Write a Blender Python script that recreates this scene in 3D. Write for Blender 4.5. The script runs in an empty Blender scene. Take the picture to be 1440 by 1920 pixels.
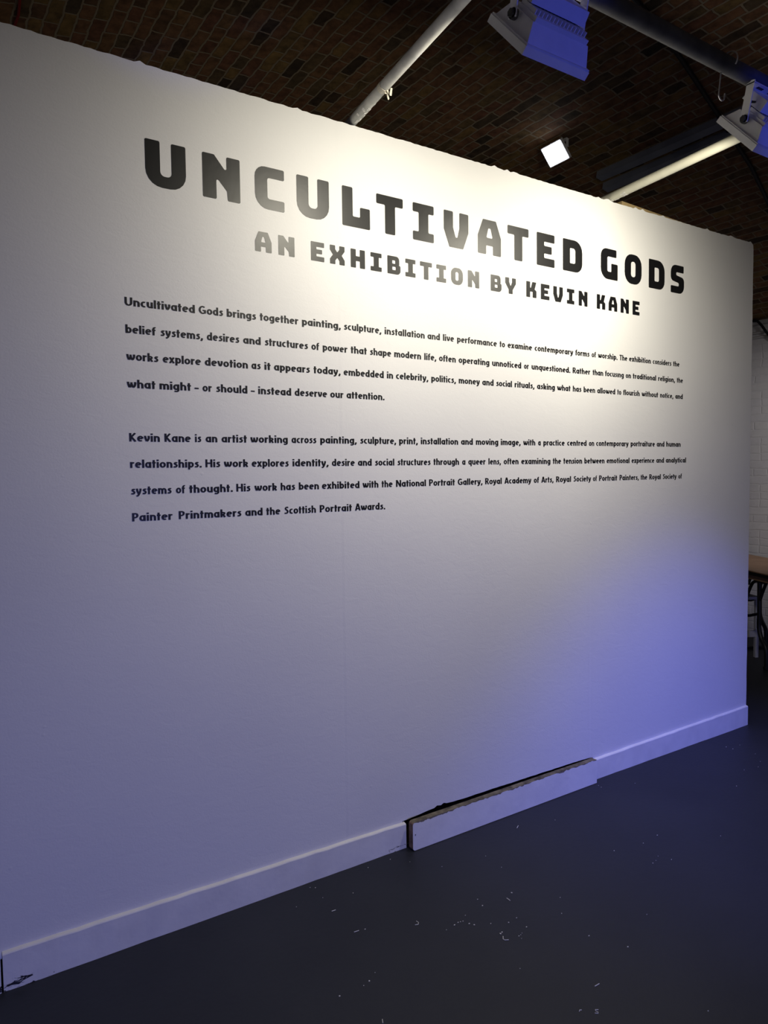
import bpy, bmesh, math, random
from mathutils import Vector, Matrix, geometry

random.seed(11)
scene = bpy.context.scene
col = scene.collection

# ------------------------------------------------------------------ camera, world, exposure
YAW, PITCH, ROLL = 0.5788139, -0.0532593, -0.0131840
cy, sy, cp, sp = math.cos(YAW), math.sin(YAW), math.cos(PITCH), math.sin(PITCH)
fw = Vector((sy * cp, cy * cp, sp)); rt = Vector((cy, -sy, 0.0)); up = rt.cross(fw)
cr, sr = math.cos(ROLL), math.sin(ROLL)
rt2 = cr * rt + sr * up; up2 = -sr * rt + cr * up
cam_data = bpy.data.cameras.new('camera')
cam_data.sensor_fit = 'HORIZONTAL'; cam_data.sensor_width = 36.0
cam_data.lens = 36.0 * 1350.0 / 1440.0
cam_data.clip_start = 0.02; cam_data.clip_end = 100
cam = bpy.data.objects.new('camera', cam_data); col.objects.link(cam)
m = Matrix((rt2, up2, -fw)).transposed().to_4x4(); m.translation = (0, -2.3282, 1.5)
cam.matrix_world = m
scene.camera = cam

vs = scene.view_settings
vs.view_transform = 'Standard'; vs.look = 'None'; vs.gamma = 1.0; vs.use_curve_mapping = False
vs.exposure = 0.0

LAMP_WARM = (1.0, 0.935, 0.765)
LAMP_STRENGTH = 3.0
LAMP_WATTS = (9.7, 13.1)
LED_STRENGTH = 5.5
WORLD_COLOR = (0.62, 0.60, 0.69); WORLD_STRENGTH = 0.125
BLUE = (0.10, 0.14, 1.0)

world = bpy.data.worlds.new('world'); scene.world = world
world.use_nodes = True
bg = world.node_tree.nodes['Background']
bg.inputs[0].default_value = (*WORLD_COLOR, 1); bg.inputs[1].default_value = WORLD_STRENGTH

def spot(name, loc, target, power, color, size, blend, radius):
    d = bpy.data.lights.new(name, 'SPOT'); d.energy = power; d.color = color
    d.spot_size = math.radians(size); d.spot_blend = blend; d.shadow_soft_size = radius
    o = bpy.data.objects.new(name, d); col.objects.link(o)
    o.location = loc
    o.rotation_euler = (Vector(target) - Vector(loc)).to_track_quat('-Z', 'Y').to_euler()
    return o
# blue stage flood hung further along the room to the right
spot('blue_light', (3.7, -2.4, 2.8), (3.3, -0.75, 0.0), 310.0, BLUE, 57, 1.0, 0.10)
for fx in (1.50, 2.582):
    spot('blue_light', (3.6, -3.2, 1.9), (fx, -0.92, 2.72), 100.0 if fx < 2 else 75.0, (0.02, 0.06, 1.0), 8.5, 0.6, 0.05)  # narrow unseen beams added to turn only the floodlight backs blue
# violet fill added for the lower part of the wall from behind the photographer
spot('violet_fill_light', (0.6, -4.8, 1.0), (1.5, 0.0, -0.7), 200.0, (0.24, 0.28, 1.0), 90, 1.0, 0.2)
# unseen white fill added to brighten the brick side wall
spot('side_wall_fill', (4.9, -0.9, 2.5), (6.3, 1.5, 1.25), 78.0, (1.0, 0.95, 1.0), 66, 1.0, 0.1)

# ------------------------------------------------------------------ materials
def mat(name, color, rough=0.6, metal=0.0, spec=0.5):
    m = bpy.data.materials.new(name); m.use_nodes = True
    b = m.node_tree.nodes['Principled BSDF']
    b.inputs['Base Color'].default_value = (*color, 1)
    b.inputs['Roughness'].default_value = rough
    b.inputs['Metallic'].default_value = metal
    b.inputs['Specular IOR Level'].default_value = spec
    return m
def nodes(m): return m.node_tree.nodes, m.node_tree.links, m.node_tree.nodes['Principled BSDF']
def new(ns, t, **kw):
    n = ns.new(t)
    for k, v in kw.items():
        if k in ('operation', 'blend_type', 'data_type', 'offset', 'offset_frequency', 'noise_dimensions'): setattr(n, k, v)
        else: n.inputs[k].default_value = v
    return n
def speckle(m, c1, c2, scale=8.0, detail=6.0, lo=0.35, hi=0.65, bump=0.0, bump_scale=60.0, dist=0.002):
    ns, ln, b = nodes(m)
    tc = ns.new('ShaderNodeTexCoord')
    nz = new(ns, 'ShaderNodeTexNoise', Scale=scale, Detail=detail)
    ln.new(tc.outputs['Object'], nz.inputs['Vector'])
    r = ns.new('ShaderNodeValToRGB')
    r.color_ramp.elements[0].position = lo; r.color_ramp.elements[0].color = (*c1, 1)
    r.color_ramp.elements[1].position = hi; r.color_ramp.elements[1].color = (*c2, 1)
    ln.new(nz.outputs['Fac'], r.inputs['Fac']); ln.new(r.outputs['Color'], b.inputs['Base Color'])
    if bump:
        n2 = new(ns, 'ShaderNodeTexNoise', Scale=bump_scale, Detail=5.0)
        ln.new(tc.outputs['Object'], n2.inputs['Vector'])
        bp = new(ns, 'ShaderNodeBump', Strength=bump, Distance=dist)
        ln.new(n2.outputs['Fac'], bp.inputs['Height']); ln.new(bp.outputs['Normal'], b.inputs['Normal'])
    return m

M = {}
def plaster():
    m = mat('painted_plaster', (0.80, 0.79, 0.78), 0.62, 0, 0.3)
    ns, ln, b = nodes(m)
    tc = ns.new('ShaderNodeTexCoord')
    # faint uneven coats of paint
    n0 = new(ns, 'ShaderNodeTexNoise', Scale=1.3, Detail=4.0)
    ln.new(tc.outputs['Object'], n0.inputs['Vector'])
    r0 = ns.new('ShaderNodeValToRGB')
    r0.color_ramp.elements[0].position = 0.3; r0.color_ramp.elements[0].color = (0.77, 0.765, 0.76, 1)
    r0.color_ramp.elements[1].position = 0.7; r0.color_ramp.elements[1].color = (0.82, 0.815, 0.80, 1)
    ln.new(n0.outputs['Fac'], r0.inputs['Fac']); ln.new(r0.outputs['Color'], b.inputs['Base Color'])
    # roller texture, horizontal trowel marks, pimples, board seams
    n1 = new(ns, 'ShaderNodeTexNoise', Scale=170.0, Detail=3.0)
    ln.new(tc.outputs['Object'], n1.inputs['Vector'])
    mp = ns.new('ShaderNodeMapping'); mp.inputs['Scale'].default_value = (7, 1, 13)
    ln.new(tc.outputs['Object'], mp.inputs['Vector'])
    n2 = new(ns, 'ShaderNodeTexNoise', Scale=2.2, Detail=6.0, Roughness=0.62, Distortion=0.8)
    ln.new(mp.outputs['Vector'], n2.inputs['Vector'])
    n3 = new(ns, 'ShaderNodeTexVoronoi', Scale=11.0)
    ln.new(tc.outputs['Object'], n3.inputs['Vector'])
    pim = new(ns, 'ShaderNodeMapRange'); ln.new(n3.outputs['Distance'], pim.inputs['Value'])
    pim.inputs['From Min'].default_value = 0.0; pim.inputs['From Max'].default_value = 0.07
    pim.inputs['To Min'].default_value = 0.9; pim.inputs['To Max'].default_value = 0.0
    msk = new(ns, 'ShaderNodeTexNoise', Scale=1.7, Detail=2.0); ln.new(tc.outputs['Object'], msk.inputs['Vector'])
    mr = new(ns, 'ShaderNodeMapRange'); ln.new(msk.outputs['Fac'], mr.inputs['Value'])
    mr.inputs['From Min'].default_value = 0.52; mr.inputs['From Max'].default_value = 0.6
    pm = new(ns, 'ShaderNodeMath', operation='MULTIPLY'); ln.new(pim.outputs[0], pm.inputs[0]); ln.new(mr.outputs[0], pm.inputs[1])
    sep = ns.new('ShaderNodeSeparateXYZ'); ln.new(tc.outputs['Object'], sep.inputs[0])
    total = None
    for x0, amp in ((1.336, 0.5), (2.697, -0.5)):
        s = new(ns, 'ShaderNodeMapRange'); ln.new(sep.outputs['X'], s.inputs['Value'])
        s.inputs['From Min'].default_value = x0 - 0.006; s.inputs['From Max'].default_value = x0 + 0.006
        s.inputs['To Min'].default_value = 0; s.inputs['To Max'].default_value = amp
        if total is None: total = s.outputs[0]
        else:
            a = new(ns, 'ShaderNodeMath', operation='ADD'); ln.new(total, a.inputs[0]); ln.new(s.outputs[0], a.inputs[1]); total = a.outputs[0]
    def madd(x, k, y):
        a = new(ns, 'ShaderNodeMath', operation='MULTIPLY_ADD'); ln.new(x, a.inputs[0]); a.inputs[1].default_value = k; ln.new(y, a.inputs[2]); return a.outputs[0]
    h = madd(n1.outputs['Fac'], 0.35, total); h = madd(n2.outputs['Fac'], 0.9, h); h = madd(pm.outputs[0], 1.0, h)
    bp = new(ns, 'ShaderNodeBump', Strength=0.55, Distance=0.0016)
    ln.new(h, bp.inputs['Height']); ln.new(bp.outputs['Normal'], b.inputs['Normal'])
    return m
M['plaster'] = plaster()

def bricks(name, c1, c2, mortar, rough, bump, tone, mottle=((0.45, 0.45, 0.45, 1), (1.35, 1.3, 1.2, 1))):
    m = mat(name, c1, rough, 0, 0.25)
    ns, ln, b = nodes(m)
    uv = ns.new('ShaderNodeUVMap'); uv.uv_map = 'courses'
    nz = new(ns, 'ShaderNodeTexNoise', Scale=13.0, Detail=4.0); ln.new(uv.outputs['UV'], nz.inputs['Vector'])
    mx = new(ns, 'ShaderNodeMix', data_type='RGBA', Factor=0.026)
    ln.new(uv.outputs['UV'], mx.inputs[6]); ln.new(nz.outputs['Color'], mx.inputs[7])
    br = ns.new('ShaderNodeTexBrick'); br.offset = 0.5; br.offset_frequency = 2; br.squash = 0.62; br.squash_frequency = 3
    br.inputs['Scale'].default_value = 1.0
    br.inputs['Brick Width'].default_value = 0.200; br.inputs['Row Height'].default_value = 0.067
    br.inputs['Mortar Size'].default_value = 0.0065; br.inputs['Mortar Smooth'].default_value = 0.35
    br.inputs['Color1'].default_value = (0, 0, 0, 1); br.inputs['Color2'].default_value = (1, 1, 1, 1)
    br.inputs['Mortar'].default_value = (0.5, 0.5, 0.5, 1)
    ln.new(mx.outputs[2], br.inputs['Vector'])
    r = ns.new('ShaderNodeValToRGB'); e = r.color_ramp.elements
    e[0].position = 0.0; e[0].color = (*tone[0], 1); e[1].position = 1.0; e[1].color = (*tone[-1], 1)
    for i, t in enumerate(tone[1:-1]):
        q = e.new((i + 1) / (len(tone) - 1)); q.color = (*t, 1)
    ln.new(br.outputs['Color'], r.inputs['Fac'])
    n2 = new(ns, 'ShaderNodeTexNoise', Scale=16.0, Detail=6.0, Roughness=0.65); ln.new(uv.outputs['UV'], n2.inputs['Vector'])
    r2 = ns.new('ShaderNodeValToRGB'); r2.color_ramp.elements[0].position = 0.3; r2.color_ramp.elements[0].color = mottle[0]
    r2.color_ramp.elements[1].position = 0.75; r2.color_ramp.elements[1].color = mottle[1]
    ln.new(n2.outputs['Fac'], r2.inputs['Fac'])
    mu = new(ns, 'ShaderNodeMix', data_type='RGBA', blend_type='MULTIPLY', Factor=1.0)
    ln.new(r.outputs['Color'], mu.inputs[6]); ln.new(r2.outputs['Color'], mu.inputs[7])
    mm = new(ns, 'ShaderNodeMix', data_type='RGBA'); ln.new(br.outputs['Fac'], mm.inputs[0])
    ln.new(mu.outputs[2], mm.inputs[6]); mm.inputs[7].default_value = (*mortar, 1)
    ln.new(mm.outputs[2], b.inputs['Base Color'])
    inv = new(ns, 'ShaderNodeMath', operation='SUBTRACT'); inv.inputs[0].default_value = 1.0; ln.new(br.outputs['Fac'], inv.inputs[1])
    ad = new(ns, 'ShaderNodeMath', operation='MULTIPLY_ADD'); ln.new(n2.outputs['Fac'], ad.inputs[0]); ad.inputs[1].default_value = 0.5; ln.new(inv.outputs[0], ad.inputs[2])
    bp = new(ns, 'ShaderNodeBump', Strength=bump, Distance=0.008); ln.new(ad.outputs[0], bp.inputs['Height'])
    ln.new(bp.outputs['Normal'], b.inputs['Normal'])
    return m
M['vault'] = bricks('vault_brick', (0.1, 0.06, 0.04), (0.1, 0.06, 0.04), (0.36, 0.28, 0.18), 0.85, 0.9,
    [(0.07, 0.056, 0.038), (0.29, 0.150, 0.078), (0.30, 0.16, 0.078), (0.26, 0.12, 0.07), (0.34, 0.215, 0.082), (0.12, 0.088, 0.058)])
M['white_brick'] = bricks('white_painted_brick', (0.7, 0.7, 0.68), (0.7, 0.7, 0.68), (0.68, 0.67, 0.65), 0.7, 0.45,
    [(0.72, 0.71, 0.69), (0.68, 0.67, 0.66), (0.70, 0.69, 0.66)], ((0.93, 0.93, 0.93, 1), (1.04, 1.04, 1.04, 1)))

def floor_mat():
    m = mat('dark_floor_paint', (0.026, 0.027, 0.031), 0.5, 0, 0.3)
    ns, ln, b = nodes(m)
    tc = ns.new('ShaderNodeTexCoord')
    n = new(ns, 'ShaderNodeTexNoise', Scale=1.6, Detail=7.0, Roughness=0.6); ln.new(tc.outputs['Object'], n.inputs['Vector'])
    r = ns.new('ShaderNodeValToRGB'); e = r.color_ramp.elements
    e[0].position = 0.3; e[0].color = (0.018, 0.0205, 0.027, 1); e[1].position = 0.72; e[1].color = (0.026, 0.029, 0.037, 1)
    ln.new(n.outputs['Fac'], r.inputs['Fac'])
    # pale scuffs
    mp = ns.new('ShaderNodeMapping'); mp.inputs['Scale'].default_value = (3, 11, 1); mp.inputs['Rotation'].default_value = (0, 0, 0.5)
    ln.new(tc.outputs['Object'], mp.inputs['Vector'])
    n2 = new(ns, 'ShaderNodeTexNoise', Scale=2.4, Detail=9.0, Roughness=0.72); ln.new(mp.outputs['Vector'], n2.inputs['Vector'])
    s = new(ns, 'ShaderNodeMapRange'); ln.new(n2.outputs['Fac'], s.inputs['Value'])
    s.inputs['From Min'].default_value = 0.66; s.inputs['From Max'].default_value = 0.84; s.inputs['To Max'].default_value = 0.45
    mx = new(ns, 'ShaderNodeMix', data_type='RGBA'); ln.new(s.outputs[0], mx.inputs[0]); ln.new(r.outputs['Color'], mx.inputs[6])
    mx.inputs[7].default_value = (0.10, 0.10, 0.10, 1)
    ln.new(mx.outputs[2], b.inputs['Base Color'])
    n3 = new(ns, 'ShaderNodeTexNoise', Scale=45.0, Detail=5.0); ln.new(tc.outputs['Object'], n3.inputs['Vector'])
    bp = new(ns, 'ShaderNodeBump', Strength=0.35, Distance=0.002); ln.new(n3.outputs['Fac'], bp.inputs['Height']); ln.new(bp.outputs['Normal'], b.inputs['Normal'])
    return m
M['floor'] = floor_mat()
M['vinyl'] = speckle(mat('black_vinyl', (0.006, 0.006, 0.007), 0.41, 0, 0.45), (0.005, 0.005, 0.006), (0.008, 0.008, 0.009), 3.0, 2.0, 0.3, 0.7, 0.22, 38.0, 0.0012)
M['skirting'] = speckle(mat('skirting_paint', (0.8, 0.79, 0.78), 0.5, 0, 0.4), (0.74, 0.73, 0.73), (0.82, 0.81, 0.80), 9, 6, 0.3, 0.6, 0.4, 30, 0.003)
def scuffs(m):
    ns, ln, b = nodes(m); base = b.inputs['Base Color'].links[0].from_socket
    tc = ns.new('ShaderNodeTexCoord'); sep = ns.new('ShaderNodeSeparateXYZ'); ln.new(tc.outputs['Object'], sep.inputs[0])
    mp = ns.new('ShaderNodeMapping'); mp.inputs['Scale'].default_value = (14, 1, 45); ln.new(tc.outputs['Object'], mp.inputs['Vector'])
    n = new(ns, 'ShaderNodeTexNoise', Scale=1.6, Detail=6.0, Roughness=0.6, Distortion=1.2); ln.new(mp.outputs['Vector'], n.inputs['Vector'])
    def cmp_(sock, op, v):
        c = new(ns, 'ShaderNodeMath', operation=op); ln.new(sock, c.inputs[0]); c.inputs[1].default_value = v; return c.outputs[0]
    def mul(a, c_):
        c = new(ns, 'ShaderNodeMath', operation='MULTIPLY'); ln.new(a, c.inputs[0]); ln.new(c_, c.inputs[1]); return c.outputs[0]
    e1 = mul(cmp_(sep.outputs['X'], 'GREATER_THAN', 1.515), cmp_(sep.outputs['X'], 'LESS_THAN', 1.61))
    e2 = mul(cmp_(sep.outputs['X'], 'GREATER_THAN', 0.1), cmp_(sep.outputs['X'], 'LESS_THAN', 0.30))
    ends = new(ns, 'ShaderNodeMath', operation='ADD'); ln.new(e1, ends.inputs[0]); ln.new(e2, ends.inputs[1])
    k = mul(mul(ends.outputs[0], cmp_(sep.outputs['Z'], 'LESS_THAN', 0.032)), cmp_(n.outputs['Fac'], 'GREATER_THAN', 0.585))
    mx = new(ns, 'ShaderNodeMix', data_type='RGBA'); ln.new(k, mx.inputs[0]); ln.new(base, mx.inputs[6]); mx.inputs[7].default_value = (0.02, 0.02, 0.03, 1)
    ln.new(mx.outputs[2], b.inputs['Base Color'])
scuffs(M['skirting'])
def worn_board():
    m = speckle(mat('worn_skirting_paint', (0.8, 0.79, 0.78), 0.55, 0, 0.4), (0.76, 0.75, 0.75), (0.83, 0.82, 0.81), 9, 6, 0.3, 0.6, 0.4, 30, 0.003)
    ns, ln, b = nodes(m)
    base = b.inputs['Base Color'].links[0].from_socket
    tc = ns.new('ShaderNodeTexCoord'); sep = ns.new('ShaderNodeSeparateXYZ'); ln.new(tc.outputs['Object'], sep.inputs[0])
    n = new(ns, 'ShaderNodeTexNoise', Scale=24.0, Detail=5.0); ln.new(tc.outputs['Object'], n.inputs['Vector'])
    a = new(ns, 'ShaderNodeMath', operation='MULTIPLY_ADD'); ln.new(n.outputs['Fac'], a.inputs[0]); a.inputs[1].default_value = 0.030; ln.new(sep.outputs['Z'], a.inputs[2])
    s = new(ns, 'ShaderNodeMath', operation='GREATER_THAN'); ln.new(a.outputs[0], s.inputs[0]); s.inputs[1].default_value = 0.1290
    mx = new(ns, 'ShaderNodeMix', data_type='RGBA'); ln.new(s.outputs[0], mx.inputs[0]); ln.new(base, mx.inputs[6]); mx.inputs[7].default_value = (0.20, 0.17, 0.12, 1)
    ln.new(mx.outputs[2], b.inputs['Base Color'])
    return m
M['worn'] = worn_board()
M['raw_wood'] = speckle(mat('raw_wood', (0.25, 0.15, 0.09), 0.8), (0.05, 0.042, 0.026), (0.20, 0.17, 0.11), 30, 5)
M['gap_shade'] = speckle(mat('dark_gap_shade', (0.02, 0.016, 0.01), 0.9, 0, 0.1), (0.008, 0.007, 0.005), (0.035, 0.028, 0.016), 18, 5)
M['end_grain'] = speckle(mat('brown_end_grain', (0.25, 0.15, 0.1), 0.85), (0.14, 0.09, 0.06), (0.30, 0.20, 0.14), 40, 5)
M['timber'] = speckle(mat('pale_timber', (0.42, 0.30, 0.14), 0.75), (0.36, 0.25, 0.11), (0.48, 0.36, 0.18), 12, 6, 0.3, 0.7)
M['pipe_white'] = speckle(mat('chalky_painted_steel', (0.55, 0.55, 0.52), 0.6), (0.40, 0.40, 0.38), (0.60, 0.59, 0.55), 14, 6, 0.35, 0.6)
M['pipe_cream'] = speckle(mat('cream_painted_steel', (0.6, 0.58, 0.45), 0.6), (0.55, 0.54, 0.44), (0.66, 0.64, 0.52), 10, 5, 0.3, 0.6)
M['pipe_grey'] = speckle(mat('grey_steel', (0.1, 0.1, 0.1), 0.7, 0.0, 0.25), (0.07, 0.07, 0.075), (0.12, 0.12, 0.125), 12, 5)
M['lamp_white'] = speckle(mat('white_powder_coat', (0.78, 0.77, 0.76), 0.45), (0.76, 0.75, 0.74), (0.80, 0.79, 0.78), 20, 3)
M['lamp_dark'] = mat('dark_gasket', (0.03, 0.03, 0.035), 0.6)
M['steel'] = mat('bright_steel', (0.75, 0.75, 0.77), 0.38, 0.8)
M['bolt'] = mat('dark_bolt', (0.12, 0.12, 0.12), 0.4, 0.9)
M['trunking'] = speckle(mat('grey_trunking', (0.13, 0.14, 0.17), 0.6), (0.22, 0.24, 0.30), (0.28, 0.30, 0.36), 6, 3)
M['black_cable'] = mat('black_rubber', (0.008, 0.008, 0.009), 0.6)
M['red_cable'] = mat('red_plastic', (0.35, 0.02, 0.015), 0.5)
M['conduit_white'] = speckle(mat('off_white_conduit', (0.55, 0.54, 0.5), 0.6), (0.5, 0.49, 0.46), (0.6, 0.59, 0.56), 10, 3)
M['table_top'] = speckle(mat('brown_wood_laminate', (0.36, 0.21, 0.12), 0.5), (0.33, 0.19, 0.105), (0.40, 0.24, 0.14), 6, 5)
M['black_metal'] = mat('black_steel', (0.010, 0.010, 0.011), 0.45, 0.0)
M['plastic_white'] = speckle(mat('white_plastic', (0.6, 0.6, 0.62), 0.5), (0.58, 0.58, 0.6), (0.62, 0.62, 0.64), 5, 2)
M['flake'] = speckle(mat('white_paint_flake', (0.7, 0.69, 0.66), 0.7), (0.62, 0.61, 0.58), (0.75, 0.74, 0.70), 40, 2)
M['tape'] = mat('torn_masking_tape', (0.62, 0.58, 0.48), 0.7)
def emis(name, color, s):
    m = bpy.data.materials.new(name); m.use_nodes = True
    b = m.node_tree.nodes['Principled BSDF']
    b.inputs['Base Color'].default_value = (0.8, 0.8, 0.8, 1)
    b.inputs['Emission Color'].default_value = (*color, 1); b.inputs['Emission Strength'].default_value = s
    return m
M['lamp_lens'] = emis('lit_warm_lens', LAMP_WARM, LAMP_STRENGTH)
M['led_lens'] = emis('lit_white_lens', (0.86, 0.90, 1.0), LED_STRENGTH)

# ------------------------------------------------------------------ builders
def empty(name, label, cat, loc=(0, 0, 0), group=None):
    o = bpy.data.objects.new(name, None); col.objects.link(o); o.location = loc
    o['label'] = label; o['category'] = cat
    if group: o['group'] = group
    return o
def tag(o, label, cat, group=None, kind=None):
    o['label'] = label; o['category'] = cat
    if group: o['group'] = group
    if kind: o['kind'] = kind
    return o
def structure(o): o['kind'] = 'structure'; return o

class MB:
    """collects shapes in world coordinates; build() links them as one mesh object"""
    def __init__(s): s.bm = bmesh.new()
    def face(s, vs_):
        try: return s.bm.faces.new(vs_)
        except ValueError: return None
    def box(s, c, d, ax=None, taper=(1, 1)):
        """box at c, full sizes d along axes ax; taper scales the +third face"""
        ax = ax or (Vector((1, 0, 0)), Vector((0, 1, 0)), Vector((0, 0, 1)))
        c = Vector(c); v = []
        for k in (-1, 1):
            tx, ty = (taper if k > 0 else (1, 1))
            for i, j in ((-1, -1), (1, -1), (1, 1), (-1, 1)):
                v.append(s.bm.verts.new(c + ax[0] * (i * d[0] / 2 * tx) + ax[1] * (j * d[1] / 2 * ty) + ax[2] * (k * d[2] / 2)))
        for f in ((3, 2, 1, 0), (4, 5, 6, 7), (0, 1, 5, 4), (1, 2, 6, 5), (2, 3, 7, 6), (3, 0, 4, 7)):
            s.face([v[i] for i in f])
        return s
    def tube(s, pts, r, n=12, caps=True):
        pts = [Vector(p) for p in pts]; rings = []
        t0 = (pts[1] - pts[0]).normalized()
        ref = Vector((0, 0, 1)) if abs(t0.z) < 0.9 else Vector((1, 0, 0))
        nrm = (ref - t0 * ref.dot(t0)).normalized()
        for i, p in enumerate(pts):
            a = pts[max(i - 1, 0)]; b = pts[min(i + 1, len(pts) - 1)]
            t = (b - a).normalized()
            nrm = (nrm - t * nrm.dot(t)).normalized(); bn = t.cross(nrm)
            rr = r[i] if isinstance(r, (list, tuple)) else r
            rings.append([s.bm.verts.new(p + (nrm * math.cos(2 * math.pi * k / n) + bn * math.sin(2 * math.pi * k / n)) * rr) for k in range(n)])
        for A, B in zip(rings, rings[1:]):
            for k in range(n): s.face([A[k], A[(k + 1) % n], B[(k + 1) % n], B[k]])
        if caps: s.face(rings[0][::-1]); s.face(rings[-1])
        return s
    def cyl(s, c, axis, r, h, n=16):
        a = Vector(axis).normalized(); c = Vector(c)
        return s.tube([c - a * h / 2, c + a * h / 2], r, n)
    def prism(s, loop, holes, to3, depth):
        """2D outline (with holes) -> slab; to3(u, v, d)"""
        polys = [loop] + holes
        tris = geometry.tessellate_polygon([[Vector((p[0], p[1], 0)) for p in q] for q in polys])
        flat = [p for q in polys for p in q]
        F = [s.bm.verts.new(to3(p[0], p[1], 0)) for p in flat]
        B = [s.bm.verts.new(to3(p[0], p[1], depth)) for p in flat]
        for t in tris:
            s.face([F[i] for i in t]); s.face([B[i] for i in reversed(t)])
        k = 0
        for q in polys:
            n = len(q)
            for i in range(n):
                a, b = k + i, k + (i + 1) % n
                s.face([F[a], F[b], B[b], B[a]])
            k += n
        return s
    def build(s, name, m, parent=None, smooth=False, bevel=0.0, origin=None):
        if bevel:
            bmesh.ops.bevel(s.bm, geom=[e for e in s.bm.edges if len(e.link_faces) == 2 and e.calc_face_angle(0) > 0.6], offset=bevel, segments=2, affect='EDGES', profile=0.6)
        bmesh.ops.recalc_face_normals(s.bm, faces=s.bm.faces[:])
        me = bpy.data.meshes.new(name)
        pl = Vector(parent.matrix_basis.translation) if parent else Vector((0, 0, 0))
        if parent and parent.parent: pl = pl + Vector(parent.parent.matrix_basis.translation)
        org = Vector(origin) if origin else pl
        for v in s.bm.verts: v.co -= org
        if smooth:
            for f in s.bm.faces: f.smooth = True
        s.bm.to_mesh(me); s.bm.free()
        ms = m if isinstance(m, list) else [m]
        for q in ms: me.materials.append(q)
        o = bpy.data.objects.new(name, me); col.objects.link(o)
        if parent: o.parent = parent
        o.location = org - pl
        if smooth:
            try: me.set_sharp_from_angle(angle=math.radians(40))
            except Exception: pass
        return o

# ------------------------------------------------------------------ the setting
VX, VZ, VRISE, VHALF = 2.0, 2.78, 1.0, 4.3
VR = (VHALF ** 2 + VRISE ** 2) / (2 * VRISE); VCZ = VZ + VRISE - VR
def vault_z(x): return VCZ + math.sqrt(VR * VR - (x - VX) ** 2)
def vault_pt(x, y, drop=0.0):
    n = Vector((x - VX, 0, vault_z(x) - VCZ)).normalized()
    return Vector((x, y, vault_z(x))) - n * drop

def make_floor():
    b = MB(); b.box((2.0, 0.5, -0.05), (8.6, 15.0, 0.1))
    structure(b.build('floor', M['floor']))
make_floor()

def make_vault():
    bm = bmesh.new(); uvl = bm.loops.layers.uv.new('courses')
    a0 = math.asin(VHALF / VR); n = 64; ys = [-7.0 + 15.0 * j / 10 for j in range(11)]
    grid = []
    for i in range(n + 1):
        a = -a0 + 2 * a0 * i / n
        grid.append([(bm.verts.new((VX + VR * math.sin(a), y, VCZ + VR * math.cos(a))), (y, a * VR)) for y in ys])
    outer = []
    for i in range(n):
        for j in range(len(ys) - 1):
            q = [grid[i][j], grid[i + 1][j], grid[i + 1][j + 1], grid[i][j + 1]]
            f = bm.faces.new([v for v, _ in q]); f.smooth = True
            for lp, (_, uv) in zip(f.loops, q): lp[uvl].uv = uv
    me = bpy.data.meshes.new('ceiling'); bm.to_mesh(me); bm.free(); me.materials.append(M['vault'])
    o = bpy.data.objects.new('ceiling', me); col.objects.link(o); structure(o)
    sol = o.modifiers.new('thickness', 'SOLIDIFY'); sol.thickness = 0.2; sol.offset = -1
    if me.polygons[0].normal.z > 0: sol.offset = 1
make_vault()

def brick_wall(name, p0, p1, z0, z1, nrm, thick):
    """upright slab with course coordinates; p0->p1 along the base"""
    bm = bmesh.new(); uvl = bm.loops.layers.uv.new('courses')
    p0 = Vector(p0); p1 = Vector(p1); n = Vector(nrm) * thick; L = (p1 - p0).length
    def V(p, z): return bm.verts.new((p.x, p.y, z))
    F = [V(p0, z0), V(p1, z0), V(p1, z1), V(p0, z1)]
    B = [V(p0 - n, z0), V(p1 - n, z0), V(p1 - n, z1), V(p0 - n, z1)]
    uv = [(0, z0), (L, z0), (L, z1), (0, z1)]
    for q in ([0, 1, 2, 3],):
        f = bm.faces.new([F[i] for i in q])
        for lp, i in zip(f.loops, q): lp[uvl].uv = uv[i]
    bm.faces.new(B[::-1])
    for i in range(4): bm.faces.new([F[i], B[i], B[(i + 1) % 4], F[(i + 1) % 4]])
    bmesh.ops.recalc_face_normals(bm, faces=bm.faces[:])
    me = bpy.data.meshes.new(name); bm.to_mesh(me); bm.free(); me.materials.append(M['white_brick'])
    o = bpy.data.objects.new(name, me); col.objects.link(o); return structure(o)
brick_wall('wall_right', (6.3, -7, 0), (6.3, 8, 0), 0, 2.80, (-1, 0, 0), 0.2)
brick_wall('wall_back', (-2.3, 7.9, 0), (6.3, 7.9, 0), 0, 3.85, (0, -1, 0), 0.2)

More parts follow.
